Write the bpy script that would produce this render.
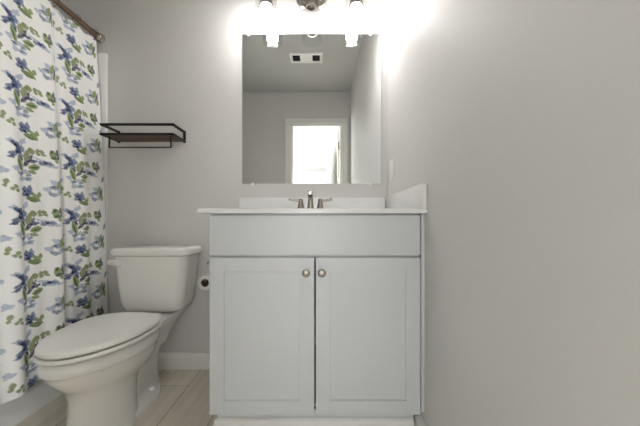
import bpy, bmesh, math, random
import numpy as np
from mathutils import Vector, Matrix

for o in list(bpy.data.objects):
    bpy.data.objects.remove(o, do_unlink=True)
S = bpy.context.scene
C = S.collection
PI = math.pi

# ------------------------------------------------------------------ camera, world, light, exposure
HC = 0.808          # camera height
D = 1.591           # camera distance from the back wall
cam_d = bpy.data.cameras.new('camera')
cam_d.sensor_width = 36.0
cam_d.lens = 288.0 / 640.0 * 36.0
cam_d.shift_x = 3.0 / 640.0
cam_d.shift_y = 9.0 / 640.0
cam_d.clip_start = 0.02
cam = bpy.data.objects.new('camera', cam_d)
cam.location = (0, -D, HC)
cam.rotation_euler = (PI / 2, 0, 0)
C.objects.link(cam)
S.camera = cam

W = bpy.data.worlds.new('world')
W.use_nodes = True
W.node_tree.nodes['Background'].inputs[0].default_value = (0.75, 0.85, 1.0, 1)
W.node_tree.nodes['Background'].inputs[1].default_value = 0.6
S.world = W

def area(name, loc, rot, sx, sy, power, color, spread=180):
    l = bpy.data.lights.new(name, 'AREA')
    l.shape = 'RECTANGLE'
    l.size = sx
    l.size_y = sy
    l.energy = power
    l.color = color
    l.spread = math.radians(spread)
    o = bpy.data.objects.new(name, l)
    o.location = loc
    o.rotation_euler = rot
    C.objects.link(o)
    return o
# added unseen side light, tilted to fill the bathroom through the open door
area('side_fill_light', (1.78, -4.2, 1.5), (PI / 2 - 0.62, 0, PI / 2), 2.4, 1.4, 720.0, (0.95, 0.985, 1.0), 150)
# weak frontal fill added low in the bedroom, standing for an unseen window
area('far_fill_light', (-0.1, -7.55, 1.15), (PI / 2, 0, 0), 2.8, 1.4, 9.0, (0.95, 0.985, 1.0), 80)
BULB_E = 73.0

S.view_settings.view_transform = 'Standard'
S.view_settings.look = 'None'
S.view_settings.gamma = 1.0
S.view_settings.use_curve_mapping = False
S.view_settings.exposure = 1.2

# ------------------------------------------------------------------ materials
def lin(r, g, b):
    def f(c):
        c /= 255.0
        return c / 12.92 if c <= 0.04045 else ((c + 0.055) / 1.055) ** 2.4
    return (f(r), f(g), f(b), 1.0)

def mat(name, col, rough=0.5, metal=0.0, spec=0.5, coat=0.0, bump=None, var=None):
    m = bpy.data.materials.new(name)
    m.use_nodes = True
    nt = m.node_tree
    b = nt.nodes['Principled BSDF']
    b.inputs['Base Color'].default_value = col
    b.inputs['Roughness'].default_value = rough
    b.inputs['Metallic'].default_value = metal
    b.inputs['Specular IOR Level'].default_value = spec
    b.inputs['Coat Weight'].default_value = coat
    b.inputs['Coat Roughness'].default_value = 0.08
    tc = nt.nodes.new('ShaderNodeTexCoord')
    if bump:
        n = nt.nodes.new('ShaderNodeTexNoise')
        n.inputs['Scale'].default_value = bump[0]
        n.inputs['Detail'].default_value = 3
        bp = nt.nodes.new('ShaderNodeBump')
        bp.inputs['Strength'].default_value = bump[1]
        bp.inputs['Distance'].default_value = 0.002
        nt.links.new(tc.outputs['Object'], n.inputs['Vector'])
        nt.links.new(n.outputs['Fac'], bp.inputs['Height'])
        nt.links.new(bp.outputs['Normal'], b.inputs['Normal'])
    if var:
        n = nt.nodes.new('ShaderNodeTexNoise')
        n.inputs['Scale'].default_value = var[0]
        r = nt.nodes.new('ShaderNodeValToRGB')
        k = var[1]
        r.color_ramp.elements[0].color = (col[0] * (1 - k), col[1] * (1 - k), col[2] * (1 - k), 1)
        r.color_ramp.elements[1].color = (min(1, col[0] * (1 + k)), min(1, col[1] * (1 + k)), min(1, col[2] * (1 + k)), 1)
        nt.links.new(tc.outputs['Object'], n.inputs['Vector'])
        nt.links.new(n.outputs['Fac'], r.inputs['Fac'])
        nt.links.new(r.outputs['Color'], b.inputs['Base Color'])
    return m

M = {}
M['wall'] = mat('wall_paint', lin(221, 219, 216), 0.55, bump=(260, 0.12), var=(3, 0.012))
M['ceil'] = mat('ceiling_paint', lin(206, 206, 203), 0.85, bump=(160, 0.15))
M['trim'] = mat('trim_paint', lin(244, 242, 237), 0.35, bump=(40, 0.02))
M['cabinet'] = mat('cabinet_paint', lin(207, 209, 211), 0.38, bump=(60, 0.03))
M['shadow_gap'] = mat('carcass_paint', lin(190, 190, 188), 0.6, bump=(60, 0.03))
M['marble'] = mat('cultured_marble', lin(240, 240, 238), 0.16, coat=0.3, var=(8, 0.01))
M['porcelain'] = mat('porcelain', lin(246, 244, 240), 0.12, coat=0.4, var=(5, 0.006))
M['plastic'] = mat('white_plastic', lin(249, 247, 243), 0.28, var=(5, 0.006))
M['nickel'] = mat('brushed_nickel', lin(168, 162, 152), 0.33, 1.0, bump=(300, 0.05))
M['chrome'] = mat('polished_nickel', lin(196, 190, 184), 0.12, 1.0, bump=(300, 0.02))
M['bronze'] = mat('rod_bronze', lin(150, 128, 104), 0.3, 1.0, bump=(200, 0.04))
M['black'] = mat('black_metal', lin(26, 24, 23), 0.45, 0.2, bump=(200, 0.05))
M['dark'] = mat('dark_void', lin(22, 20, 19), 0.8, bump=(50, 0.05))
M['paper'] = mat('tissue_paper', lin(238, 236, 232), 0.9, bump=(120, 0.2))
M['card'] = mat('cardboard', lin(120, 98, 76), 0.9, bump=(120, 0.2))
M['acrylic'] = mat('white_acrylic', lin(238, 238, 236), 0.2, coat=0.3, var=(4, 0.005))
M['cloth'] = mat('white_cotton', lin(240, 240, 238), 0.9, bump=(90, 0.3))
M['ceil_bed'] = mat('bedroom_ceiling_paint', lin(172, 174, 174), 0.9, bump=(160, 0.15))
M['carpet'] = mat('bedroom_carpet', lin(128, 122, 114), 0.95, bump=(150, 0.5))
M['grille'] = mat('vent_grille', lin(46, 46, 48), 0.6, bump=(80, 0.05))

def wood_mat():
    m = mat('walnut_board', lin(78, 56, 42), 0.5)
    nt = m.node_tree
    b = nt.nodes['Principled BSDF']
    tc = nt.nodes.new('ShaderNodeTexCoord')
    mp = nt.nodes.new('ShaderNodeMapping')
    mp.inputs['Scale'].default_value = (4, 70, 70)
    n = nt.nodes.new('ShaderNodeTexNoise')
    n.inputs['Scale'].default_value = 1.4
    n.inputs['Detail'].default_value = 5
    r = nt.nodes.new('ShaderNodeValToRGB')
    r.color_ramp.elements[0].position = 0.3
    r.color_ramp.elements[0].color = lin(50, 35, 26)
    r.color_ramp.elements[1].position = 0.7
    r.color_ramp.elements[1].color = lin(112, 82, 60)
    nt.links.new(tc.outputs['Object'], mp.inputs['Vector'])
    nt.links.new(mp.outputs['Vector'], n.inputs['Vector'])
    nt.links.new(n.outputs['Fac'], r.inputs['Fac'])
    nt.links.new(r.outputs['Color'], b.inputs['Base Color'])
    return m
M['wood'] = wood_mat()

def floor_mat():
    m = mat('wood_look_tile', lin(190, 180, 166), 0.35)
    nt = m.node_tree
    L = nt.links.new
    b = nt.nodes['Principled BSDF']
    tc = nt.nodes.new('ShaderNodeTexCoord')
    sp = nt.nodes.new('ShaderNodeSeparateXYZ')
    L(tc.outputs['Object'], sp.inputs[0])
    cb = nt.nodes.new('ShaderNodeCombineXYZ')
    ay = nt.nodes.new('ShaderNodeMath'); ay.operation = 'ADD'; ay.inputs[1].default_value = 0.17 + 0.9 * 4
    ax = nt.nodes.new('ShaderNodeMath'); ax.operation = 'ADD'; ax.inputs[1].default_value = 0.634 + 0.2 * 20
    L(sp.outputs['Y'], ay.inputs[0]); L(sp.outputs['X'], ax.inputs[0])
    L(ay.outputs[0], cb.inputs['X']); L(ax.outputs[0], cb.inputs['Y'])
    br = nt.nodes.new('ShaderNodeTexBrick')
    br.offset = 0.36
    br.inputs['Scale'].default_value = 1.0
    br.inputs['Mortar Size'].default_value = 0.0016
    br.inputs['Mortar Smooth'].default_value = 0.1
    br.inputs['Brick Width'].default_value = 0.9
    br.inputs['Row Height'].default_value = 0.2
    br.inputs['Color1'].default_value = (0.9, 0.9, 0.9, 1)
    br.inputs['Color2'].default_value = (1.0, 1.0, 1.0, 1)
    br.inputs['Mortar'].default_value = (0.42, 0.41, 0.40, 1)
    L(cb.outputs[0], br.inputs['Vector'])
    mp = nt.nodes.new('ShaderNodeMapping'); mp.inputs['Scale'].default_value = (26, 2.2, 1)
    L(tc.outputs['Object'], mp.inputs['Vector'])
    n = nt.nodes.new('ShaderNodeTexNoise'); n.inputs['Scale'].default_value = 1.0; n.inputs['Detail'].default_value = 6
    L(mp.outputs[0], n.inputs['Vector'])
    r = nt.nodes.new('ShaderNodeValToRGB')
    r.color_ramp.elements[0].position = 0.3; r.color_ramp.elements[0].color = lin(230, 218, 202)
    r.color_ramp.elements[1].position = 0.75; r.color_ramp.elements[1].color = lin(250, 241, 228)
    L(n.outputs['Fac'], r.inputs['Fac'])
    mx = nt.nodes.new('ShaderNodeMix'); mx.data_type = 'RGBA'; mx.blend_type = 'MULTIPLY'; mx.inputs[0].default_value = 1.0
    L(r.outputs['Color'], mx.inputs[6]); L(br.outputs['Color'], mx.inputs[7])
    L(mx.outputs[2], b.inputs['Base Color'])
    bp = nt.nodes.new('ShaderNodeBump'); bp.inputs['Strength'].default_value = 0.4; bp.inputs['Distance'].default_value = 0.002; bp.invert = True
    L(br.outputs['Fac'], bp.inputs['Height']); L(bp.outputs[0], b.inputs['Normal'])
    return m
M['floor'] = floor_mat()

def mirror_mat():
    m = mat('mirror_silver', (0.87, 0.885, 0.88, 1), 0.0, 1.0)
    return m
M['mirror'] = mirror_mat()

def glass_mat():
    m = bpy.data.materials.new('clear_glass')
    m.use_nodes = True
    nt = m.node_tree
    nt.nodes.remove(nt.nodes['Principled BSDF'])
    out = nt.nodes['Material Output']
    tr = nt.nodes.new('ShaderNodeBsdfTransparent'); tr.inputs[0].default_value = (0.975, 0.98, 0.98, 1)
    gl = nt.nodes.new('ShaderNodeBsdfGlossy'); gl.inputs['Roughness'].default_value = 0.05
    lw = nt.nodes.new('ShaderNodeLayerWeight'); lw.inputs['Blend'].default_value = 0.18
    mx = nt.nodes.new('ShaderNodeMixShader')
    ml = nt.nodes.new('ShaderNodeMath'); ml.operation = 'MULTIPLY'; ml.inputs[1].default_value = 0.4
    nt.links.new(lw.outputs['Facing'], ml.inputs[0]); nt.links.new(ml.outputs[0], mx.inputs[0])
    nt.links.new(tr.outputs[0], mx.inputs[1]); nt.links.new(gl.outputs[0], mx.inputs[2])
    nt.links.new(mx.outputs[0], out.inputs['Surface'])
    return m
M['glass'] = glass_mat()

def emit_mat(name, col, e):
    m = bpy.data.materials.new(name)
    m.use_nodes = True
    nt = m.node_tree
    b = nt.nodes['Principled BSDF']
    b.inputs['Base Color'].default_value = (0.9, 0.9, 0.9, 1)
    b.inputs['Emission Color'].default_value = col
    b.inputs['Emission Strength'].default_value = e
    return m
M['bulb'] = emit_mat('lit_bulb', (1.0, 0.965, 0.94, 1), BULB_E)

def curtain_mat():
    m = mat('printed_cotton', (0.8, 0.8, 0.8, 1), 0.85, spec=0.2)
    nt = m.node_tree
    b = nt.nodes['Principled BSDF']
    a = nt.nodes.new('ShaderNodeAttribute'); a.attribute_name = 'print'
    nt.links.new(a.outputs['Color'], b.inputs['Base Color'])
    tc = nt.nodes.new('ShaderNodeTexCoord')
    n = nt.nodes.new('ShaderNodeTexNoise'); n.inputs['Scale'].default_value = 500
    bp = nt.nodes.new('ShaderNodeBump'); bp.inputs['Strength'].default_value = 0.15; bp.inputs['Distance'].default_value = 0.001
    nt.links.new(tc.outputs['Object'], n.inputs['Vector']); nt.links.new(n.outputs['Fac'], bp.inputs['Height'])
    nt.links.new(bp.outputs[0], b.inputs['Normal'])
    return m
M['curtain'] = curtain_mat()

# ------------------------------------------------------------------ mesh helpers
def box(bm, x0, x1, y0, y1, z0, z1, bevel=0.0, seg=2):
    r = bmesh.ops.create_cube(bm, size=1.0)
    vs = r['verts']
    for v in vs:
        v.co = Vector((x0 + (v.co.x + .5) * (x1 - x0), y0 + (v.co.y + .5) * (y1 - y0), z0 + (v.co.z + .5) * (z1 - z0)))
    if bevel:
        es = list({e for v in vs for e in v.link_edges})
        bmesh.ops.bevel(bm, geom=es, offset=bevel, segments=seg, affect='EDGES', profile=0.5)

def loft(bm, rings, cap0=True, cap1=True, closed=True):
    prev = None
    first = last = None
    for ring in rings:
        vs = [bm.verts.new(p) for p in ring]
        if prev:
            n = len(vs)
            for i in range(n if closed else n - 1):
                j = (i + 1) % n
                bm.faces.new((prev[i], prev[j], vs[j], vs[i]))
        else:
            first = vs
        prev = vs
    last = prev
    if cap0: bm.faces.new(list(reversed(first)))
    if cap1: bm.faces.new(last)

def frames(path):
    pts = [Vector(p) for p in path]
    up = Vector((0, 0, 1))
    res = []
    N = None
    for i, p in enumerate(pts):
        t = (pts[min(i + 1, len(pts) - 1)] - pts[max(i - 1, 0)]).normalized()
        if N is None:
            N = up.cross(t) if abs(t.z) < 0.9 else Vector((1, 0, 0)).cross(t)
        N = (N - t * N.dot(t)).normalized()
        res.append((p, N.copy(), t.cross(N)))
    return res

def tube(bm, path, r, seg=12, flat=1.0):
    rings = []
    rr = r if isinstance(r, (list, tuple)) else [r] * len(path)
    for (p, n, b), q in zip(frames(path), rr):
        rings.append([p + n * (q * math.cos(2 * PI * k / seg)) + b * (q * flat * math.sin(2 * PI * k / seg)) for k in range(seg)])
    loft(bm, rings)

def lathe(bm, prof, cx, cy, cz, axis='z', seg=32, cap0=False, cap1=False):
    # prof: list of (radius, height along axis)
    rings = []
    for r, h in prof:
        ring = []
        for k in range(seg):
            a = 2 * PI * k / seg
            c, s = r * math.cos(a), r * math.sin(a)
            if axis == 'z': ring.append((cx + c, cy + s, cz + h))
            elif axis == 'y': ring.append((cx + c, cy - h, cz + s))     # height grows toward the camera
            else: ring.append((cx + h, cy + c, cz + s))
        rings.append(ring)
    loft(bm, rings, cap0, cap1)

def squarebar(bm, path, w):
    for a, b in zip(path[:-1], path[1:]):
        a, b = Vector(a), Vector(b)
        box(bm, min(a.x, b.x) - w / 2, max(a.x, b.x) + w / 2, min(a.y, b.y) - w / 2, max(a.y, b.y) + w / 2,
            min(a.z, b.z) - w / 2, max(a.z, b.z) + w / 2)

def obj(name, bm, m, parent=None, smooth=False, origin=None):
    if isinstance(bm, bmesh.types.BMesh):
        bmesh.ops.recalc_face_normals(bm, faces=bm.faces)
        me = bpy.data.meshes.new(name)
        bm.to_mesh(me); bm.free()
    else:
        me = bm
    root = parent
    while root is not None and root.parent is not None:
        root = root.parent
    o = bpy.data.objects.new(name, me)
    if root is not None:
        off = root.location.copy()
    elif origin is not None:
        off = Vector(origin); o.location = off
    else:
        off = Vector((0, 0, 0))
    me.transform(Matrix.Translation(-off))
    if m is not None: me.materials.append(m)
    if smooth:
        me.polygons.foreach_set('use_smooth', [True] * len(me.polygons))
        if smooth != 'all':
            me.set_sharp_from_angle(angle=math.radians(38))
    me.update()
    C.objects.link(o)
    if parent is not None: o.parent = parent
    return o

def B(): return bmesh.new()

def thing(name, label, cat, loc, group=None):
    o = bpy.data.objects.new(name, None)
    o.empty_display_size = 0.05
    o.location = loc
    C.objects.link(o)
    o['label'] = label; o['category'] = cat
    if group: o['group'] = group
    return o

def tag(o, label, cat, group=None):
    o['label'] = label; o['category'] = cat
    if group: o['group'] = group
    return o

def struct(name, bm, m, label=None, cat=None, smooth=False):
    o = obj(name, bm, m, None, smooth)
    o['kind'] = 'structure'
    o['label'] = label or name.replace('_', ' ')
    o['category'] = cat or name.split('_')[0]
    return o

# ------------------------------------------------------------------ the setting
XW, XL, YF, H = 0.391, -1.96, -2.04, 2.44     # right wall, left wall, front wall, ceiling
OX0, OX1, OZ = -0.354, 0.277, 2.03            # door opening
T = 0.115

def slab(*a):
    b = B(); box(b, *a); return b

struct('floor', slab(XL, XW, YF - T, 0, -0.05, 0), M['floor'], 'beige wood-look plank tile bathroom floor')
struct('ceiling', slab(XL - .1, XW + .1, YF - T, .1, H, H + .08), M['ceil'], 'white painted bathroom ceiling')
struct('wall_back', slab(XL - .1, XW + .1, 0, 0.1, -0.05, H), M['wall'], 'greige painted wall behind toilet and vanity')
struct('wall_right', slab(XW, XW + .1, YF - T, 0, -0.05, H), M['wall'], 'greige painted wall beside the vanity')
struct('wall_left', slab(XL - .1, XL, YF - T, 0, -0.05, H), M['wall'], 'wall behind the bathtub')
bm = B()
box(bm, XL, OX0, YF - T, YF, -0.05, H)
box(bm, OX1, XW, YF - T, YF, -0.05, H)
box(bm, OX0, OX1, YF - T, YF, OZ, H)
struct('wall_front', bm, M['wall'], 'greige wall with the doorway seen in the mirror')
struct('wall_alcove', slab(XL, -1.15, -1.66, -1.545, 0, H), M['wall'], 'unseen end wall of the bathtub alcove, there to block light')  # out-of-view wall put in as a light blocker

def base_profile(h=0.087, t=0.014):
    return [(0, 0), (t, 0), (t, h * .72), (t * .75, h * .80), (t * .75, h * .90), (t * .4, h), (0, h)]
def baseboard(name, x0, y0, x1, y1, nx, ny, label):
    bm = B()
    pr = base_profile()
    loft(bm, [[(x0 + nx * a, y0 + ny * a, z) for a, z in pr], [(x1 + nx * a, y1 + ny * a, z) for a, z in pr]])
    struct(name, bm, M['trim'], label, 'baseboard')
baseboard('baseboard_back', -1.19, 0, -0.386, 0, 0, -1, 'white baseboard behind the toilet')
baseboard('baseboard_right', XW, -0.484, XW, YF, -1, 0, 'white baseboard along the right wall')
baseboard('baseboard_front', -1.15, YF, OX0 - .06, YF, 0, 1, 'white baseboard beside the doorway')

# door casing and jamb
bm = B()
cw, ct = 0.075, 0.018
for (a, b) in ((OX0 - cw, OX0), (OX1, OX1 + cw)):
    box(bm, a, b, YF - .0, YF + ct, 0, OZ, .004)
box(bm, OX0 - cw, OX1 + cw, YF, YF + ct, OZ, OZ + cw, .004)
struct('trim_1', bm, M['trim'], 'white door casing around the doorway', 'trim')
bm = B()
box(bm, OX0, OX0 + .016, YF - T, YF, 0, OZ); box(bm, OX1 - .016, OX1, YF - T, YF, 0, OZ)
box(bm, OX0, OX1, YF - T, YF, OZ - .016, OZ)
box(bm, OX0 + .016, OX0 + .027, YF - .07, YF - .035, 0, OZ - .016)
struct('trim_2', bm, M['trim'], 'white door jamb lining the doorway', 'trim')

# bedroom beyond the doorway
BX0, BX1, BY = -2.4, 1.9, -7.7
struct('floor_bedroom', slab(BX0, BX1, BY, YF - T, -0.05, 0), M['carpet'], 'bedroom carpet beyond the doorway', 'floor')
struct('ceiling_bedroom', slab(BX0 - .1, BX1 + .1, BY - .1, YF - T, H, H + .08), M['ceil_bed'], 'bedroom ceiling beyond the doorway', 'ceiling')
struct('wall_bedroom_left', slab(BX0 - .1, BX0, BY, YF - T, -.05, H), M['wall'], 'left bedroom wall', 'wall')
struct('wall_bedroom_right', slab(BX1, BX1 + .1, BY, YF - T, -.05, H), M['wall'], 'right bedroom wall', 'wall')
struct('wall_bedroom_far', slab(BX0 - .1, BX1 + .1, BY - .1, BY, -.05, H), M['wall'], 'far bedroom wall', 'wall')
bm = B(); box(bm, XW + .1, BX1 + .1, YF - T, YF - T + .1, -.05, H); box(bm, BX0 - .1, XL - .1, YF - T, YF - T + .1, -.05, H)
struct('wall_bedroom_near', bm, M['wall'], 'bedroom wall beside the bathroom', 'wall')
bm = B()  # unseen side window frame, added where the side fill light stands
for y in (-5.46, -4.23, -3.00): box(bm, BX1 - .03, BX1, y, y + .06, .64, 2.36)
for z in (.64, 1.47, 2.30): box(bm, BX1 - .03, BX1, -5.46, -2.94, z, z + .06)
struct('added_window_2', bm, M['trim'], 'white unseen side window frame added to go with the bedroom fill light', 'window')
bm = B()  # unseen low window frame, added behind the far fill light
for x in (-1.56, -.13, 1.30): box(bm, x, x + .06, BY, BY + .03, .4, 1.9)
for z in (.4, 1.12, 1.84): box(bm, -1.56, 1.36, BY, BY + .03, z, z + .06)
struct('added_window_1', bm, M['trim'], 'white unseen far window frame added to go with the bedroom fill light', 'window')

# open door leaf, swung into the bedroom, hinged on the jamb
dr = thing('door_leaf', 'white open bathroom door seen edge-on in the mirror', 'door', (OX1 - .03, YF - T, 0))
bm = B(); box(bm, OX1 - .036, OX1 - .001, YF - T - .63, YF - T - .005, .012, OZ - .02, .002)
obj('door_panel', bm, M['trim'], dr)
for z in (.25, 1.02, 1.79):
    bm = B(); lathe(bm, [(.008, -.05), (.008, .05)], OX1 - .030, YF - T + .004, z, 'z', 10, True, True)
    box(bm, OX1 - .019, OX1 - .0155, YF - T + .004, YF - T + .036, z - .045, z + .045)
    h = obj('hinge', bm, M['nickel'], dr)
    h['label'] = 'brushed nickel hinge'
bm = B(); tube(bm, [(OX1 - .036, -2.46, 1.90), (OX1 - .055, -2.46, 1.895), (OX1 - .062, -2.46, 1.875), (OX1 - .060, -2.46, 1.863)], .005, 8)
obj('hook', bm, M['nickel'], dr, True)
# white cloth hanging on the door
bm = B()
rings = []
for i in range(14):
    t = i / 13.0
    z = 1.86 - 1.0 * t
    w = .03 + .11 * (1 - math.exp(-3 * t)); dp = .02 + .065 * (1 - math.exp(-4 * t))
    ring = []
    for k in range(28):
        a = 2 * PI * k / 28
        q = 1 + .12 * math.sin(5 * a + t * 2)
        ring.append((min(OX1 - .039, OX1 - .040 - dp + dp * math.cos(a) * q), -2.46 + w * math.sin(a) * q, z))
    rings.append(ring)
loft(bm, rings)
cl = obj('hanging_robe', bm, M['cloth'], None, 'all', origin=(OX1 - .08, -2.46, .86))
tag(cl, 'white cloth hanging on the open door, seen in the mirror', 'robe')

# ------------------------------------------------------------------ tub, surround
tb = thing('bathtub', 'white bathtub with a plain apron behind the floral curtain', 'bathtub', (-1.57, -.77, 0))
TX = -1.2
bm = B()
def rr(x0, x1, y0, y1, r, z, n=6):
    pts = []
    for cx, cy, a0 in ((x1 - r, y1 - r, 0), (x0 + r, y1 - r, PI / 2), (x0 + r, y0 + r, PI), (x1 - r, y0 + r, 1.5 * PI)):
        for k in range(n + 1):
            a = a0 + PI / 2 * k / n
            pts.append((cx + r * math.cos(a), cy + r * math.sin(a), z))
    return pts
x0, x1, y0, y1 = XL + .002, TX, -1.54, -.002
loft(bm, [rr(x0, x1, y0, y1, .01, .0), rr(x0, x1, y0, y1, .01, .36), rr(x0, x1 + .012, y0, y1, .012, .37), rr(x0, x1 + .012, y0, y1, .012, .39),
          rr(x0, x1, y0, y1, .02, .40), rr(x0 + .06, x1 - .07, y0 + .08, y1 - .07, .12, .40), rr(x0 + .09, x1 - .1, y0 + .12, y1 - .11, .14, .30),
          rr(x0 + .13, x1 - .13, y0 + .2, y1 - .16, .14, .09)])
obj('tub_shell', bm, M['acrylic'], tb, True)
bm = B(); lathe(bm, [(.028, 0), (.028, .004), (.0, .006)], -1.57, -.34, .09, 'z', 20)
obj('drain', bm, M['chrome'], tb, True)['label'] = 'round metal drain'

ts = thing('tub_surround', 'white moulded wall surround rising above the bathtub', 'surround', (-1.57, -.01, .40))
bm = B()
box(bm, XL + .002, -1.150, -.020, -.001, .405, 1.733, .006)
obj('end_panel', bm, M['acrylic'], ts, True)
bm = B(); box(bm, XL + .001, XL + .02, -1.54, -.022, .405, 1.733, .006)
obj('side_panel', bm, M['acrylic'], ts, True)

# ------------------------------------------------------------------ shower rod, rings, curtain
RX, RZ = -1.195, 1.820
rod = thing('curtain_rod', 'bronze metal shower curtain rod above the floral curtain', 'curtain rod', (RX, -.77, RZ))
bm = B(); tube(bm, [(RX, -.02, RZ), (RX, -.75, RZ)], .0125, 16)
obj('rod_tube', bm, M['bronze'], rod, True)
bm = B(); tube(bm, [(RX, -.74, RZ), (RX, -1.53, RZ)], .0145, 16)
obj('rod_sleeve', bm, M['bronze'], rod, True)
for y, s in ((0, 1), (-1.545, -1)):
    bm = B(); lathe(bm, [(.0, .038), (.012, .036), (.019, .030), (.0225, .02), (.0225, .012), (.026, .008), (.026, 0.001)], RX, 0, RZ, 'y', 24)
    if s < 0:
        for v in bm.verts: v.co.y = -1.545 - v.co.y
    obj('flange', bm, M['chrome'], rod, True)['label'] = 'rounded bright metal wall flange'

ring_us = [.05, .16, .285, .36, .46, .56, .68, .80, .92, 1.04, 1.16, 1.28, 1.38]
for i, u in enumerate(ring_us):
    bm = B()
    n = 24
    path = []
    for k in range(n + 1):
        a = 2 * PI * k / n
        path.append((RX + .022 * math.sin(a), -u, RZ - .008 + .026 * math.cos(a)))
    tube(bm, path, .0016, 6)
    o = obj('curtain_ring', bm, M['bronze'], None, True, origin=(RX, -u, RZ))
    tag(o, 'thin bronze curtain ring looped over the shower rod', 'curtain ring', 'curtain rings along the shower rod')

# print motif: ellipses (cx, cy, rx, ry, angle, colour) in units of 0.682 mm, y down, tile 440 x 373
NAVY, BLUE, MID, PALE, GREEN, DKG, OLIVE, GREY = ((30, 32, 74), (58, 78, 122), (88, 108, 148), (172, 184, 202), (132, 150, 96), (76, 102, 48), (136, 144, 98), (118, 132, 156))
MOTIF = [
 (95, 108, 30, 13, -30, PALE), (22, 122, 22, 12, 20, PALE), (45, 137, 30, 15, 20, BLUE), (84, 155, 28, 17, -25, MID), (36, 186, 32, 13, -35, BLUE),
 (78, 190, 24, 15, 35, MID), (60, 164, 22, 20, 0, BLUE), (40, 140, 12, 8, 30, NAVY), (20, 208, 16, 9, -20, BLUE), (84, 210, 18, 7, 40, NAVY), (50, 176, 10, 6, -20, NAVY),
 (120, 185, 15, 31, 15, OLIVE), (72, 240, 17, 43, -20, GREEN), (166, 245, 33, 15, -12, GREEN), (150, 276, 24, 9, 6, GREEN), (70, 246, 5, 34, -20, DKG), (166, 247, 26, 4, -12, DKG),
 (125, 222, 24, 9, -45, NAVY), (146, 192, 9, 17, 10, NAVY), (110, 240, 13, 8, -20, NAVY), (152, 212, 24, 8, -12, NAVY), (172, 208, 18, 6, -20, MID),
 (148, 152, 21, 14, 0, OLIVE), (140, 146, 8, 12, 20, GREEN), (190, 140, 14, 9, -10, GREEN), (216, 140, 13, 8, 10, OLIVE), (194, 158, 15, 8, 5, OLIVE), (225, 156, 13, 6, 20, GREEN),
 (240, 212, 38, 14, -5, PALE), (212, 212, 18, 11, 10, GREY), (238, 205, 20, 9, 15, BLUE), (262, 210, 16, 8, 0, GREY), (282, 222, 20, 7, 10, PALE), (234, 206, 9, 4, 0, NAVY), (190, 190, 30, 4, 10, PALE),
 (276, 145, 17, 23, 15, GREEN), (290, 166, 24, 9, -10, DKG), (303, 130, 10, 21, 0, NAVY), (298, 186, 11, 8, 10, GREEN), (316, 150, 9, 14, -10, NAVY), (270, 128, 8, 12, 30, DKG),
 (45, 270, 20, 15, 0, PALE), (75, 296, 23, 9, -5, GREY), (80, 324, 24, 14, 0, PALE), (126, 320, 26, 11, -8, PALE), (124, 320, 14, 6, -8, GREY), (110, 282, 16, 11, 10, PALE), (128, 296, 16, 8, -30, GREY), (78, 292, 10, 4, 0, BLUE),
 (-20, 290, 24, 15, 10, PALE), (-8, 350, 10, 15, 10, OLIVE), (32, 374, 11, 8, 20, GREEN), (16, 388, 9, 10, 0, GREEN), (40, 396, 10, 9, 10, OLIVE), (-14, 372, 10, 8, 0, OLIVE),
 (104, 14, 28, 14, 15, BLUE), (128, 30, 22, 14, -35, MID), (98, 40, 22, 11, 10, BLUE), (130, 6, 14, 18, 15, MID), (116, 42, 14, 7, 20, NAVY), (90, 14, 12, 6, 0, GREY), (104, 22, 10, 5, 30, NAVY),
 (150, 66, 36, 12, 10, DKG), (168, 50, 34, 10, 38, GREEN), (190, 35, 12, 15, 10, GREEN), (148, 64, 26, 4, 10, GREEN),
 (276, 325, 20, 15, 0, PALE), (240, 370, 22, 14, 0, PALE), (272, 356, 20, 11, 10, GREY), (264, 400, 24, 11, 12, GREY), (306, 332, 13, 34, 22, GREEN), (300, 384, 16, 18, 0, PALE), (320, 372, 10, 22, 25, GREEN), (330, 340, 10, 26, 20, NAVY), (270, 352, 9, 5, 0, BLUE), (336, 386, 8, 22, 15, OLIVE),
 (370, 215, 16, 12, 10, PALE), (352, 240, 12, 20, 25, GREY), (392, 150, 22, 12, -20, PALE),
]
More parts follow.
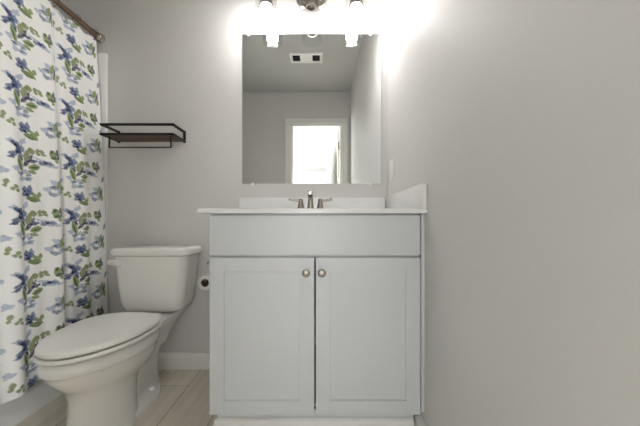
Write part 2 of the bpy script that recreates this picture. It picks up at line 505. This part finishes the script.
def curtain():
    nu, nz = 560, 680
    u = np.linspace(.028, 1.42, nu)
    z = np.linspace(.148, 1.0, nz)          # second axis is a fraction 0..1 mapped below
    f = np.linspace(0, 1, nz)
    U, F = np.meshgrid(u, f, indexing='ij')
    # top edge dips between the rings
    ring_a = np.array(ring_us)
    dmin = np.min(np.abs(u[:, None] - ring_a[None, :]), axis=1)
    top = 1.797 - .018 * np.clip(dmin / .055, 0, 1) ** 1.5
    bot = .150 + .004 * np.sin(u * 19)
    Z = bot[:, None] + (top - bot)[:, None] * F
    # lean: hangs from the rod, pushed out over the tub rim
    lean = np.interp(Z, [.1, .33, .93, 1.47, 1.8], [-1.130, -1.137, -1.153, -1.178, -1.199])
    grow = np.clip((1.85 - Z) / 1.2, .35, 1)
    wave = .009 * np.sin(2 * PI * U / .155 + .6) + .005 * np.sin(2 * PI * U / .083 + 1.3 + .5 * np.sin(Z * 1.5))
    wave *= np.clip((U - .0) / .2, .15, 1)
    fold_c = .268 + .012 * np.sin(Z * 1.6)
    fold = -.042 * np.exp(-((U - fold_c) / .011) ** 2) + .012 * np.exp(-((U - fold_c - .03) / .02) ** 2)
    fold2 = -.040 * np.exp(-((U - .68) / .014) ** 2) - .04 * np.exp(-((U - 1.02) / .014) ** 2)
    X = lean + (wave + fold + fold2) * grow
    Y = -U
    # cloth arc length at mid height gives the print coordinate
    mid = nz // 2
    ds = np.sqrt(np.diff(u) ** 2 + np.diff(X[:, mid]) ** 2)
    arc = np.concatenate([[0], np.cumsum(ds)])
    a27 = np.interp(.228, u, arc)
    tx = -(arc - a27)[:, None] / .000682 + 65 + 0 * Z
    ty = -(Z - 1.097) / .000682 + 150
    # watercolour wobble
    wx = 1.0 * np.sin(tx * .16 + ty * .11) + 0.8 * np.sin(tx * .31 - ty * .27 + 1.7)
    wy = 1.0 * np.sin(ty * .17 - tx * .09 + 2.1) + 0.8 * np.sin(ty * .29 + tx * .25 + .4)
    px = np.mod(tx + wx, 440); py = np.mod(ty + wy, 373)
    def l3(c): return np.array(lin(*c)[:3])
    col = np.ones(U.shape + (3,)) * l3((246, 245, 243))
    tone = .5 + .5 * np.sin(tx * .31 + 1.1 * np.sin(ty * .27)) * np.sin(ty * .29 + 1.3 * np.sin(tx * .19))
    for (cx, cy, rx, ry, an, c) in MOTIF:
        dx = np.mod(px - cx + 220, 440) - 220
        dy = np.mod(py - cy + 186.5, 373) - 186.5
        a = math.radians(an)
        p = dx * math.cos(a) + dy * math.sin(a); q = -dx * math.sin(a) + dy * math.cos(a)
        if c in (GREEN, DKG, OLIVE):                # almond-shaped leaves
            if rx < ry: p, q, rx, ry = q, p, ry, rx
            e = np.abs(q) / (ry * 1.28 + 1) + (p / (rx * 1.26)) ** 2
            al = np.clip((1.06 - e) / .22, 0, 1) * (.80 + .18 * tone)
        else:                                        # ragged petals
            p = p / (rx * 1.05); q = q / (ry * 1.1 + 1)
            th = np.arctan2(q, p)
            e = (p * p + q * q) * (1 + .30 * np.sin(3 * th + cx) + .18 * np.sin(5 * th + cy))
            al = np.clip((1.12 - e) / .4, 0, 1) * (.62 + .38 * tone)
        col = col * (1 - al[..., None]) + l3(c) * al[..., None]
    co = np.stack([X, Y, Z], -1).reshape(-1, 3)
    idx = np.arange(nu * nz).reshape(nu, nz)
    q = np.stack([idx[:-1, :-1], idx[1:, :-1], idx[1:, 1:], idx[:-1, 1:]], -1).reshape(-1, 4)
    me = bpy.data.meshes.new('shower_curtain')
    me.vertices.add(len(co)); me.vertices.foreach_set('co', co.ravel())
    me.loops.add(q.size); me.loops.foreach_set('vertex_index', q.ravel().astype(np.int32))
    me.polygons.add(len(q))
    me.polygons.foreach_set('loop_start', np.arange(0, q.size, 4, dtype=np.int32))
    me.update(calc_edges=True)
    at = me.color_attributes.new('print', 'FLOAT_COLOR', 'POINT')
    rgba = np.ones((len(co), 4)); rgba[:, :3] = col.reshape(-1, 3)
    at.data.foreach_set('color', rgba.ravel())
    me.validate()
    o = obj('shower_curtain', me, M['curtain'], None, 'all', origin=(-1.15, -.72, .15))
    tag(o, 'white shower curtain printed with blue flowers and green leaves', 'shower curtain')
curtain()

# ------------------------------------------------------------------ vanity cabinet
FY = -.555                      # door front plane
CX0, CX1 = -.388, .374
v = thing('vanity_cabinet', 'white two-door shaker vanity cabinet against the right wall', 'cabinet', (-.007, -.28, 0))
bm = B()
box(bm, CX0 + .001, CX0 + .019, FY + .039, -.002, .113, .8395)
box(bm, CX1 - .019, CX1 - .001, FY + .039, -.002, .113, .8395)
box(bm, CX0 + .019, CX1 - .019, FY + .039, -.002, .113, .131)
box(bm, CX0 + .019, CX1 - .019, -.012, -.002, .131, .8395)
box(bm, CX0 + .001, CX0 + .039, FY + .0205, FY + .039, .113, .8395)
box(bm, CX1 - .039, CX1 - .001, FY + .0205, FY + .039, .113, .8395)
box(bm, CX0 + .039, CX1 - .039, FY + .0205, FY + .039, .800, .8395)
box(bm, CX0 + .039, CX1 - .039, FY + .0205, FY + .039, .678, .698)
box(bm, CX0 + .039, CX1 - .039, FY + .0205, FY + .039, .113, .121)
obj('cabinet_body', bm, M['cabinet'], v)
bm = B(); box(bm, CX0 + .002, CX1 - .002, FY + .077, -.01, .001, .113)
obj('toe_kick', bm, M['cabinet'], v)
bm = B()
xs0, xs1 = CX0 - .006, CX1 - .002
yk = FY + .077
prof = [(0, .001), (.014, .001), (.014, .030), (.010, .034), (.010, .046), (.004, .052), (0, .052)]
loft(bm, [[(xs0 + (.010 - a), yk - a, z) for a, z in prof], [(xs1, yk - a, z) for a, z in prof]])
obj('shoe_molding', bm, M['trim'], v)
bm = B(); box(bm, CX1 + .003, XW - .0005, FY + .006, -.02, .118, .8395, .001)
obj('filler_strip', bm, M['cabinet'], v)
bm = B(); box(bm, CX0 + .001, CX1 - .002, FY, FY + .02, .688, .832, .0015)
obj('drawer_front', bm, M['cabinet'], v)
DT, DB, ST = .6800, .1138, .052
for (a, b, kx) in ((CX0 + .001, -.0098, -.0387), (-.0042, CX1 - .002, .0169)):
    bm = B()
    box(bm, a, a + ST, FY, FY + .02, DB, DT, .0012)
    box(bm, b - ST, b, FY, FY + .02, DB, DT, .0012)
    box(bm, a + ST - .0006, b - ST + .0006, FY, FY + .02, DB, DB + ST, .0012)
    box(bm, a + ST - .0006, b - ST + .0006, FY, FY + .02, DT - ST, DT, .0012)
    d = obj('door', bm, M['cabinet'], v)
    bm = B(); box(bm, a + ST - .004, b - ST + .004, FY + .0055, FY + .0165, DB + ST - .004, DT - ST + .004)
    obj('door_panel', bm, M['cabinet'], d)
    bm = B(); lathe(bm, [(.006, 0), (.0055, .010), (.008, .014), (.0135, .018), (.0145, .022), (.013, .026), (.007, .0285), (0, .029)], kx, FY, .627, 'y', 24)
    obj('knob', bm, M['nickel'], d, True)['label'] = 'round brushed nickel knob'

# ------------------------------------------------------------------ countertop
ct_ = thing('vanity_countertop', 'glossy white vanity top with backsplash and side splash', 'countertop', (-.02, -.28, .8395))
ZT = .8565
KX0, KX1, KY = -.4245, XW - .0005, -.571
# slab with integral oval basin
bm = B()
n = 48
bx, by, ba, bb = -.034, -.30, .20, .135
def sq(t, x0, x1, y0, y1):
    # point on rectangle in direction angle t from the basin centre
    c, s = math.cos(t), math.sin(t)
    k = 1e9
    if c > 1e-6: k = min(k, (x1 - bx) / c)
    if c < -1e-6: k = min(k, (x0 - bx) / c)
    if s > 1e-6: k = min(k, (y1 - by) / s)
    if s < -1e-6: k = min(k, (y0 - by) / s)
    return (bx + c * k, by + s * k)
angs = sorted([2 * PI * k / n for k in range(n)] + [math.atan2(y - by, x - bx) % (2 * PI) for x in (KX0, KX1) for y in (KY, -.001)])
def rect(z, i=0.0): return [(*sq(t, KX0 + i, KX1 - i * .0, KY + i, -.001), z) for t in angs]
def ell(k, z): return [(bx + ba * k * math.cos(t), by + bb * k * math.sin(t), z) for t in angs]
loft(bm, [rect(.8395), rect(.8515), rect(ZT - .001, .003), rect(ZT, .005), ell(1.05, ZT), ell(1.0, ZT - .005), ell(.93, ZT - .04), ell(.78, ZT - .085), ell(.5, ZT - .115), ell(.1, ZT - .12)])
bm2 = bm
obj('counter_slab', bm2, M['marble'], ct_, True)
bm = B(); box(bm, KX0, XW - .018, -.020, -.001, ZT - .002, .941, .0025)
obj('backsplash', bm, M['marble'], ct_, True)
bm = B(); box(bm, XW - .0175, XW - .0005, KY + .001, -.001, ZT - .002, .945, .0025)
obj('side_splash', bm, M['marble'], ct_, True)
bm = B(); lathe(bm, [(.022, .0), (.022, .003), (.016, .004), (0, .005)], bx, by, ZT - .12, 'z', 20)
obj('drain', bm, M['chrome'], ct_, True)['label'] = 'round metal sink drain'

# ------------------------------------------------------------------ faucet
fx, fy = -.034, -.085
fc = thing('faucet', 'brushed nickel two-handle sink faucet in front of the mirror', 'faucet', (fx, fy, ZT))
bm = B()
box(bm, fx - .078, fx + .078, fy - .024, fy + .024, ZT - .0005, ZT + .010, .004)
obj('base_plate', bm, M['nickel'], fc, True)
bm = B()
path = [(fx, fy, ZT + .008), (fx, fy, ZT + .03), (fx, fy, ZT + .055), (fx, fy - .003, ZT + .074), (fx, fy - .016, ZT + .090), (fx, fy - .040, ZT + .098), (fx, fy - .070, ZT + .0965), (fx, fy - .084, ZT + .095), (fx, fy - .090, ZT + .0945)]
tube(bm, path, [.0185, .0165, .0140, .0125, .0125, .0130, .0130, .0125, .0085], 20)
obj('spout', bm, M['nickel'], fc, True)
bm = B(); lathe(bm, [(.0098, 0), (.0098, .006)], fx, fy - .074, ZT + .0795, 'z', 16, True, True)
obj('aerator', bm, M['dark'], fc, True)
for s in (-1, 1):
    hx = fx + s * .0508
    bm = B(); lathe(bm, [(.0195, .009), (.018, .02), (.0145, .040), (.0115, .056), (.0115, .062), (.012, .066), (.010, .072), (0, .074)], hx, fy, ZT, 'z', 24)
    h = obj('handle', bm, M['nickel'], fc, True)
    bm = B(); tube(bm, [(hx - s * .002, fy, ZT + .065), (hx + s * .02, fy - .001, ZT + .064), (hx + s * .042, fy - .003, ZT + .067), (hx + s * .060, fy - .004, ZT + .072), (hx + s * .064, fy - .004, ZT + .073)], [.007, .0062, .0062, .0068, .003], 12)
    obj('lever', bm, M['nickel'], h, True)

# ------------------------------------------------------------------ mirror
MX0, MX1, MZ0, MZ1 = -.413, .354, 1.0175, 1.844
mr = thing('wall_mirror', 'frameless rectangular wall mirror above the vanity', 'mirror', ((MX0 + MX1) / 2, -.0028, MZ0))
bm = B(); box(bm, MX0, MX1, -.0072, -.0012, MZ0, MZ1)
bmesh.ops.bevel(bm, geom=[e for e in bm.edges if abs(e.verts[0].co.y - e.verts[1].co.y) < 1e-6 and e.verts[0].co.y < -.005], offset=.0018, segments=1, affect='EDGES')
obj('mirror_glass', bm, M['mirror'], mr)
for x, z in ((-.377, MZ1), (.292, MZ1), (-.355, MZ0), (.292, MZ0)):
    s = 1 if z == MZ1 else -1
    bm = B(); box(bm, x - .007, x + .007, -.0115, -.0078, min(z - s * (.012 if s > 0 else .006), z + s * .004), max(z - s * (.012 if s > 0 else .006), z + s * .004), .001)
    box(bm, x - .007, x + .007, -.0100, -.0008, min(z + s * .001, z + s * .010), max(z + s * .001, z + s * .010), .001)
    obj('clip', bm, M['plastic'], mr, True)['label'] = 'small clear plastic mirror clip'

mr.rotation_euler.z = -.0069      # hangs a few millimetres proud of the wall at its right edge

# ------------------------------------------------------------------ vanity light
LX, LY = -.030, -.110
vl = thing('vanity_light', 'three-lamp vanity light with clear glass shades above mirror', 'wall light', (LX, 0, 2.04))
bm = B(); lathe(bm, [(.088, .001), (.088, .010), (.082, .017), (.060, .021), (.055, .026), (0, .028)], LX, 0, 2.050, 'y', 40)
obj('canopy', bm, M['chrome'], vl, True)
bm = B(); tube(bm, [(LX - .27, -.055, 2.055), (LX + .27, -.055, 2.055)], .010, 14)
tube(bm, [(LX, -.02, 2.055), (LX, -.056, 2.055)], .012, 14)
obj('crossbar', bm, M['chrome'], vl, True)
for i, dx in enumerate((-.232, 0, .232)):
    x = LX + dx
    bm = B(); tube(bm, [(x, -.055, 2.055), (x, -.085, 2.052), (x, -.105, 2.035), (x, LY, 2.01), (x, LY, 1.985)], .008, 12)
    obj('arm', bm, M['chrome'], vl, True)
    bm = B(); lathe(bm, [(.0, .095), (.012, .093), (.030, .086), (.034, .078), (.034, .02), (.036, .015), (.036, .0), (.030, -.002), (.022, -.0015), (.022, .02), (0, .021)], x, LY, 1.912, 'z', 28)
    sk = obj('socket_cup', bm, M['chrome'], vl, True)
    bm = B(); lathe(bm, [(.036, .122), (.048, .114), (.054, .097), (.0565, .05), (.0575, 0), (.0555, 0), (.0545, .05), (.052, .096), (.046, .112), (.036, .1195)], x, LY, 1.865, 'z', 40)
    obj('glass_shade', bm, M['glass'], sk, True)['label'] = 'clear glass jar-shaped shade'
    if dx != 0:
        bm = B(); lathe(bm, [(.013, .030), (.014, .018), (.023, .004), (.030, -.012), (.0325, -.024), (.030, -.036), (.021, -.046), (.009, -.0505), (0, -.051)], x, LY, 1.912, 'z', 24)
        obj('bulb', bm, M['bulb'], sk, True)['label'] = 'glowing white bulb'

# ------------------------------------------------------------------ ceiling vent (seen in the mirror)
vt = thing('ceiling_vent', 'white ceiling exhaust fan cover seen in the mirror', 'vent', (-.12, -1.27, H))
vx0, vx1, vy0, vy1 = -.285, .038, -1.35, -1.185
bm = B()
box(bm, vx0, vx1, vy0, vy0 + .03, H - .018, H - .0005, .003); box(bm, vx0, vx1, vy1 - .03, vy1, H - .018, H - .0005, .003)
box(bm, vx0, vx0 + .028, vy0 + .029, vy1 - .029, H - .018, H - .0005, .002); box(bm, vx1 - .028, vx1, vy0 + .029, vy1 - .029, H - .018, H - .0005, .002)
obj('frame', bm, M['plastic'], vt)
bm = B(); box(bm, vx0 + .10, vx1 - .10, vy0 + .029, vy1 - .029, H - .017, H - .0005, .002)
obj('light_lens', bm, M['plastic'], vt)
for a, b in ((vx0 + .027, vx0 + .101), (vx1 - .101, vx1 - .027)):
    bm = B()
    box(bm, a, b, vy0 + .028, vy1 - .028, H - .006, H - .0005)
    g = obj('grille', bm, M['grille'], vt)
    g['label'] = 'dark slotted grille'
    bm = B()
    y = vy0 + .036
    while y < vy1 - .034:
        box(bm, a + .002, b - .002, y, y + .003, H - .015, H - .006); y += .013
    obj('slats', bm, M['grille'], g)

# ------------------------------------------------------------------ light switch on the right wall
sw = thing('switch_plate', 'small white switch plate on the right wall beside the mirror', 'switch', (XW, -.085, 1.075))
bm = B(); box(bm, XW - .006, XW - .0004, -.120, -.050, 1.0175, 1.1325, .0025)
obj('cover_plate', bm, M['plastic'], sw, True)
bm = B(); box(bm, XW - .0095, XW - .0055, -.1015, -.0685, 1.042, 1.108, .0015)
obj('rocker', bm, M['plastic'], sw, True)

# ------------------------------------------------------------------ wall shelf
SX0, SX1, SY = -1.092, -.730, -.132
sh = thing('wall_shelf', 'small black metal and wood shelf mounted above the toilet', 'shelf', ((SX0 + SX1) / 2, 0, 1.247))
bm = B(); box(bm, SX0 + .006, SX1 - .006, SY + .006, -.004, 1.249, 1.260, .001)
obj('wooden_board', bm, M['wood'], sh)['label'] = 'dark walnut board'
w = .0105
bm = B()
y_ = -.005
squarebar(bm, [(SX0, y_, 1.302), (SX0, SY, 1.302), (SX1, SY, 1.302), (SX1, y_, 1.302)], w)
squarebar(bm, [(SX0, y_, 1.253), (SX0, SY, 1.253), (SX1, SY, 1.253), (SX1, y_, 1.253)], w)
squarebar(bm, [(SX0, y_, 1.249), (SX0, y_, 1.304)], w); squarebar(bm, [(SX1, y_, 1.249), (SX1, y_, 1.304)], w)
obj('guard_rail', bm, M['black'], sh)
bm = B()
squarebar(bm, [(-1.072, -.104, 1.250), (-1.072, -.104, 1.193), (-.754, -.104, 1.193), (-.754, -.104, 1.250)], .0055)
obj('towel_bar', bm, M['black'], sh)

# ------------------------------------------------------------------ toilet paper holder and roll
hx, hz = -.572, .497
hp = thing('toilet_paper_holder', 'metal toilet paper holder on the wall beside the vanity', 'toilet paper holder', (hx, 0, .59))
bm = B(); lathe(bm, [(.022, .001), (.022, .008), (.014, .013), (.009, .016), (.009, .075), (0, .077)], hx, 0, .592, 'y', 24)
obj('wall_post', bm, M['nickel'], hp, True)
bm = B(); tube(bm, [(hx, -.066, .592), (hx, -.070, .560), (hx, -.068, .528), (hx, -.045, hz + .0165), (hx, -.010, hz + .0125), (hx, -.012, hz + .0125)][:2] + [(hx, -.010, .556), (hx, -.006, .54)], .004, 8) if False else tube(bm, [(hx, -.012, .585), (hx, -.014, hz + .013), (hx, -.020, hz + .012), (hx, -.128, hz + .012), (hx, -.134, hz + .020)], .0045, 10)
obj('hanging_arm', bm, M['nickel'], hp, True)
tr = thing('toilet_paper_roll', 'nearly used white toilet paper roll beside the vanity cabinet', 'toilet paper', (hx, -.07, hz))
bm = B(); lathe(bm, [(.020, .022), (.037, .022), (.0375, .024), (.0375, .118), (.037, .120), (.020, .120), (.020, .022)], hx, 0, hz, 'y', 40)
obj('paper', bm, M['paper'], tr, True)
bm = B(); lathe(bm, [(.0175, .021), (.0199, .021), (.0199, .121), (.0175, .121), (.0175, .021)], hx, 0, hz, 'y', 30)
obj('cardboard_core', bm, M['card'], tr, True)['label'] = 'brown cardboard core'

# ------------------------------------------------------------------ toilet
TCX = -.832
tl = thing('toilet', 'white two-piece toilet with closed lid under the shelf', 'toilet', (TCX, -.35, 0))

def egg(ub, uf, w, z, n=48, pw=2.0, back=0.0, cx=TCX, asym=.12):
    uc, a = (ub + uf) / 2, (uf - ub) / 2
    pts = []
    for k in range(n):
        t = 2 * PI * k / n
        c, s = math.cos(t), math.sin(t)
        e = 2.0 / pw
        cu = math.copysign(abs(c) ** e, c)
        sx = math.copysign(abs(s) ** e, s)
        if back and c < 0:                       # squarer at the hinge end
            cu = math.copysign(abs(c) ** (e * (1 - back)), c)
            sx = math.copysign(abs(s) ** (e * (1 - back * .5)), s)
        pts.append((cx + w * sx * (1 - asym * cu), -(uc + a * cu), z))
    return pts

def rbox_ring(cx, hw, u0, u1, r, z, n=7, bow=0.0):
    pts = []
    for px, pu, a0 in ((cx + hw - r, u1 - r, 0), (cx - hw + r, u1 - r, PI / 2), (cx - hw + r, u0 + r * .6, PI), (cx + hw - r, u0 + r * .6, 1.5 * PI)):
        rr_ = r if pu > (u0 + u1) / 2 else r * .6
        for k in range(n + 1):
            a = a0 + PI / 2 * k / n
            x = (px if rr_ == r else (cx + math.copysign(hw - rr_, px - cx))) + rr_ * math.cos(a)
            u = pu + rr_ * math.sin(a)
            if bow and u > (u0 + u1) / 2: u += bow * (1 - ((x - cx) / hw) ** 2)
            pts.append((x, -u, z))
    return pts

# bowl with pedestal
PCX = TCX - .014
bm = B()
loft(bm, [egg(.318, .585, .116, .0, asym=.02, cx=PCX), egg(.316, .588, .118, .006, asym=.02, cx=PCX), egg(.325, .575, .110, .03, asym=.02, cx=PCX), egg(.325, .570, .104, .10, asym=.02, cx=PCX), egg(.318, .572, .104, .16, asym=.03, cx=PCX),
          egg(.300, .588, .112, .195, asym=.05, cx=PCX), egg(.275, .617, .128, .225), egg(.252, .650, .145, .258), egg(.240, .672, .155, .288), egg(.234, .682, .1585, .306), egg(.230, .690, .164, .312),
          egg(.228, .692, .165, .322), egg(.229, .691, .164, .332), egg(.234, .686, .159, .344), egg(.242, .678, .151, .351), egg(.25, .670, .143, .353)])
# deck under the tank and the trapway behind the pedestal
def deck(z, hw, u0, u1, cx=TCX): return rbox_ring(cx, hw, u0, u1, .03, z)
loft(bm, [deck(.20, .060, .10, .33), deck(.26, .075, .075, .34), deck(.31, .105, .05, .33), deck(.335, .120, .045, .32), deck(.350, .125, .045, .30), deck(.355, .120, .048, .29)])
loft(bm, [deck(.001, .056, .13, .36, PCX), deck(.08, .048, .14, .36, PCX), deck(.16, .050, .125, .36, PCX), deck(.22, .058, .10, .36, PCX), deck(.27, .07, .09, .36)])
loft(bm, [egg(.160, .52, .106, .001, asym=0, pw=2.4), egg(.160, .52, .106, .020, asym=0, pw=2.4), egg(.163, .515, .103, .026, asym=0, pw=2.4), egg(.172, .505, .094, .030, asym=0, pw=2.4), egg(.21, .46, .06, .036, asym=0, pw=2.4)])
obj('bowl', bm, M['porcelain'], tl, True)
for s in (-1, 1):
    bm = B(); lathe(bm, [(.013, 0), (.0125, .010), (.009, .017), (0, .019)], TCX + s * .066, -.255, .028, 'z', 16)
    obj('bolt_cap', bm, M['plastic'], tl, True)
# seat ring
bm = B()
SW = .166
def seat_ring(k, z, top=False):
    return egg(.262 + k, .700 - k, SW - k, z, back=.35)
loft(bm, [seat_ring(.004, .3605), seat_ring(.0, .363), seat_ring(.0, .370), seat_ring(.003, .374), egg(.33, .63, .10, .374, back=.2), egg(.33, .63, .10, .3605, back=.2), seat_ring(.004, .3605)], False, False)
bmesh.ops.remove_doubles(bm, verts=bm.verts, dist=1e-5)
obj('seat', bm, M['plastic'], tl, True)
bm = B()
loft(bm, [seat_ring(.03, .3795), seat_ring(.005, .3795), seat_ring(.003, .382), seat_ring(.003, .388), seat_ring(.006, .3935), seat_ring(.014, .397), seat_ring(.04, .3995), seat_ring(.09, .4015)])
obj('lid', bm, M['plastic'], tl, True)
for s in (-1, 1):
    bm = B(); tube(bm, [(TCX + s * .06, -.248, .371), (TCX + s * .10, -.248, .371)], .0115, 14)
    box(bm, TCX + s * .08 - .018, TCX + s * .08 + .018, -.266, -.236, .357, .368, .003)
    obj('hinge', bm, M['plastic'], tl, True)
# tank
bm = B()
TKX = -.818
loft(bm, [rbox_ring(TKX, .104, .062, .140, .03, .3575), rbox_ring(TKX, .128, .048, .162, .035, .361), rbox_ring(TKX, .145, .038, .178, .04, .372, bow=.004), rbox_ring(TKX, .153, .033, .185, .042, .392, bow=.005), rbox_ring(TKX, .158, .030, .189, .042, .42, bow=.006), rbox_ring(TKX, .168, .026, .195, .042, .50, bow=.008), rbox_ring(TKX, .179, .022, .2, .042, .60, bow=.009), rbox_ring(TKX, .184, .02, .203, .042, .6415, bow=.010)])
obj('tank', bm, M['porcelain'], tl, True)
bm = B()
def lidr(k, z): return rbox_ring(TKX, .195 - k, .014 + k * .5, .214 - k, .045 - k * .5, z, bow=.010)
loft(bm, [lidr(.014, .642), lidr(.004, .644), lidr(.0, .648), lidr(.0, .668), lidr(.003, .675), lidr(.009, .680), lidr(.03, .683)])
obj('tank_lid', bm, M['porcelain'], tl, True)
bm = B()
lathe(bm, [(.017, .0), (.017, .006), (.012, .012), (0, .013)], -.945, -.193, .608, 'y', 20)
tube(bm, [(-.940, -.210, .606), (-.955, -.216, .610), (-.978, -.216, .614), (-.994, -.212, .615), (-.999, -.210, .615)], [.015, .0145, .0135, .012, .006], 12, 1.0)
fl = obj('flush_lever', bm, M['plastic'], tl, True)
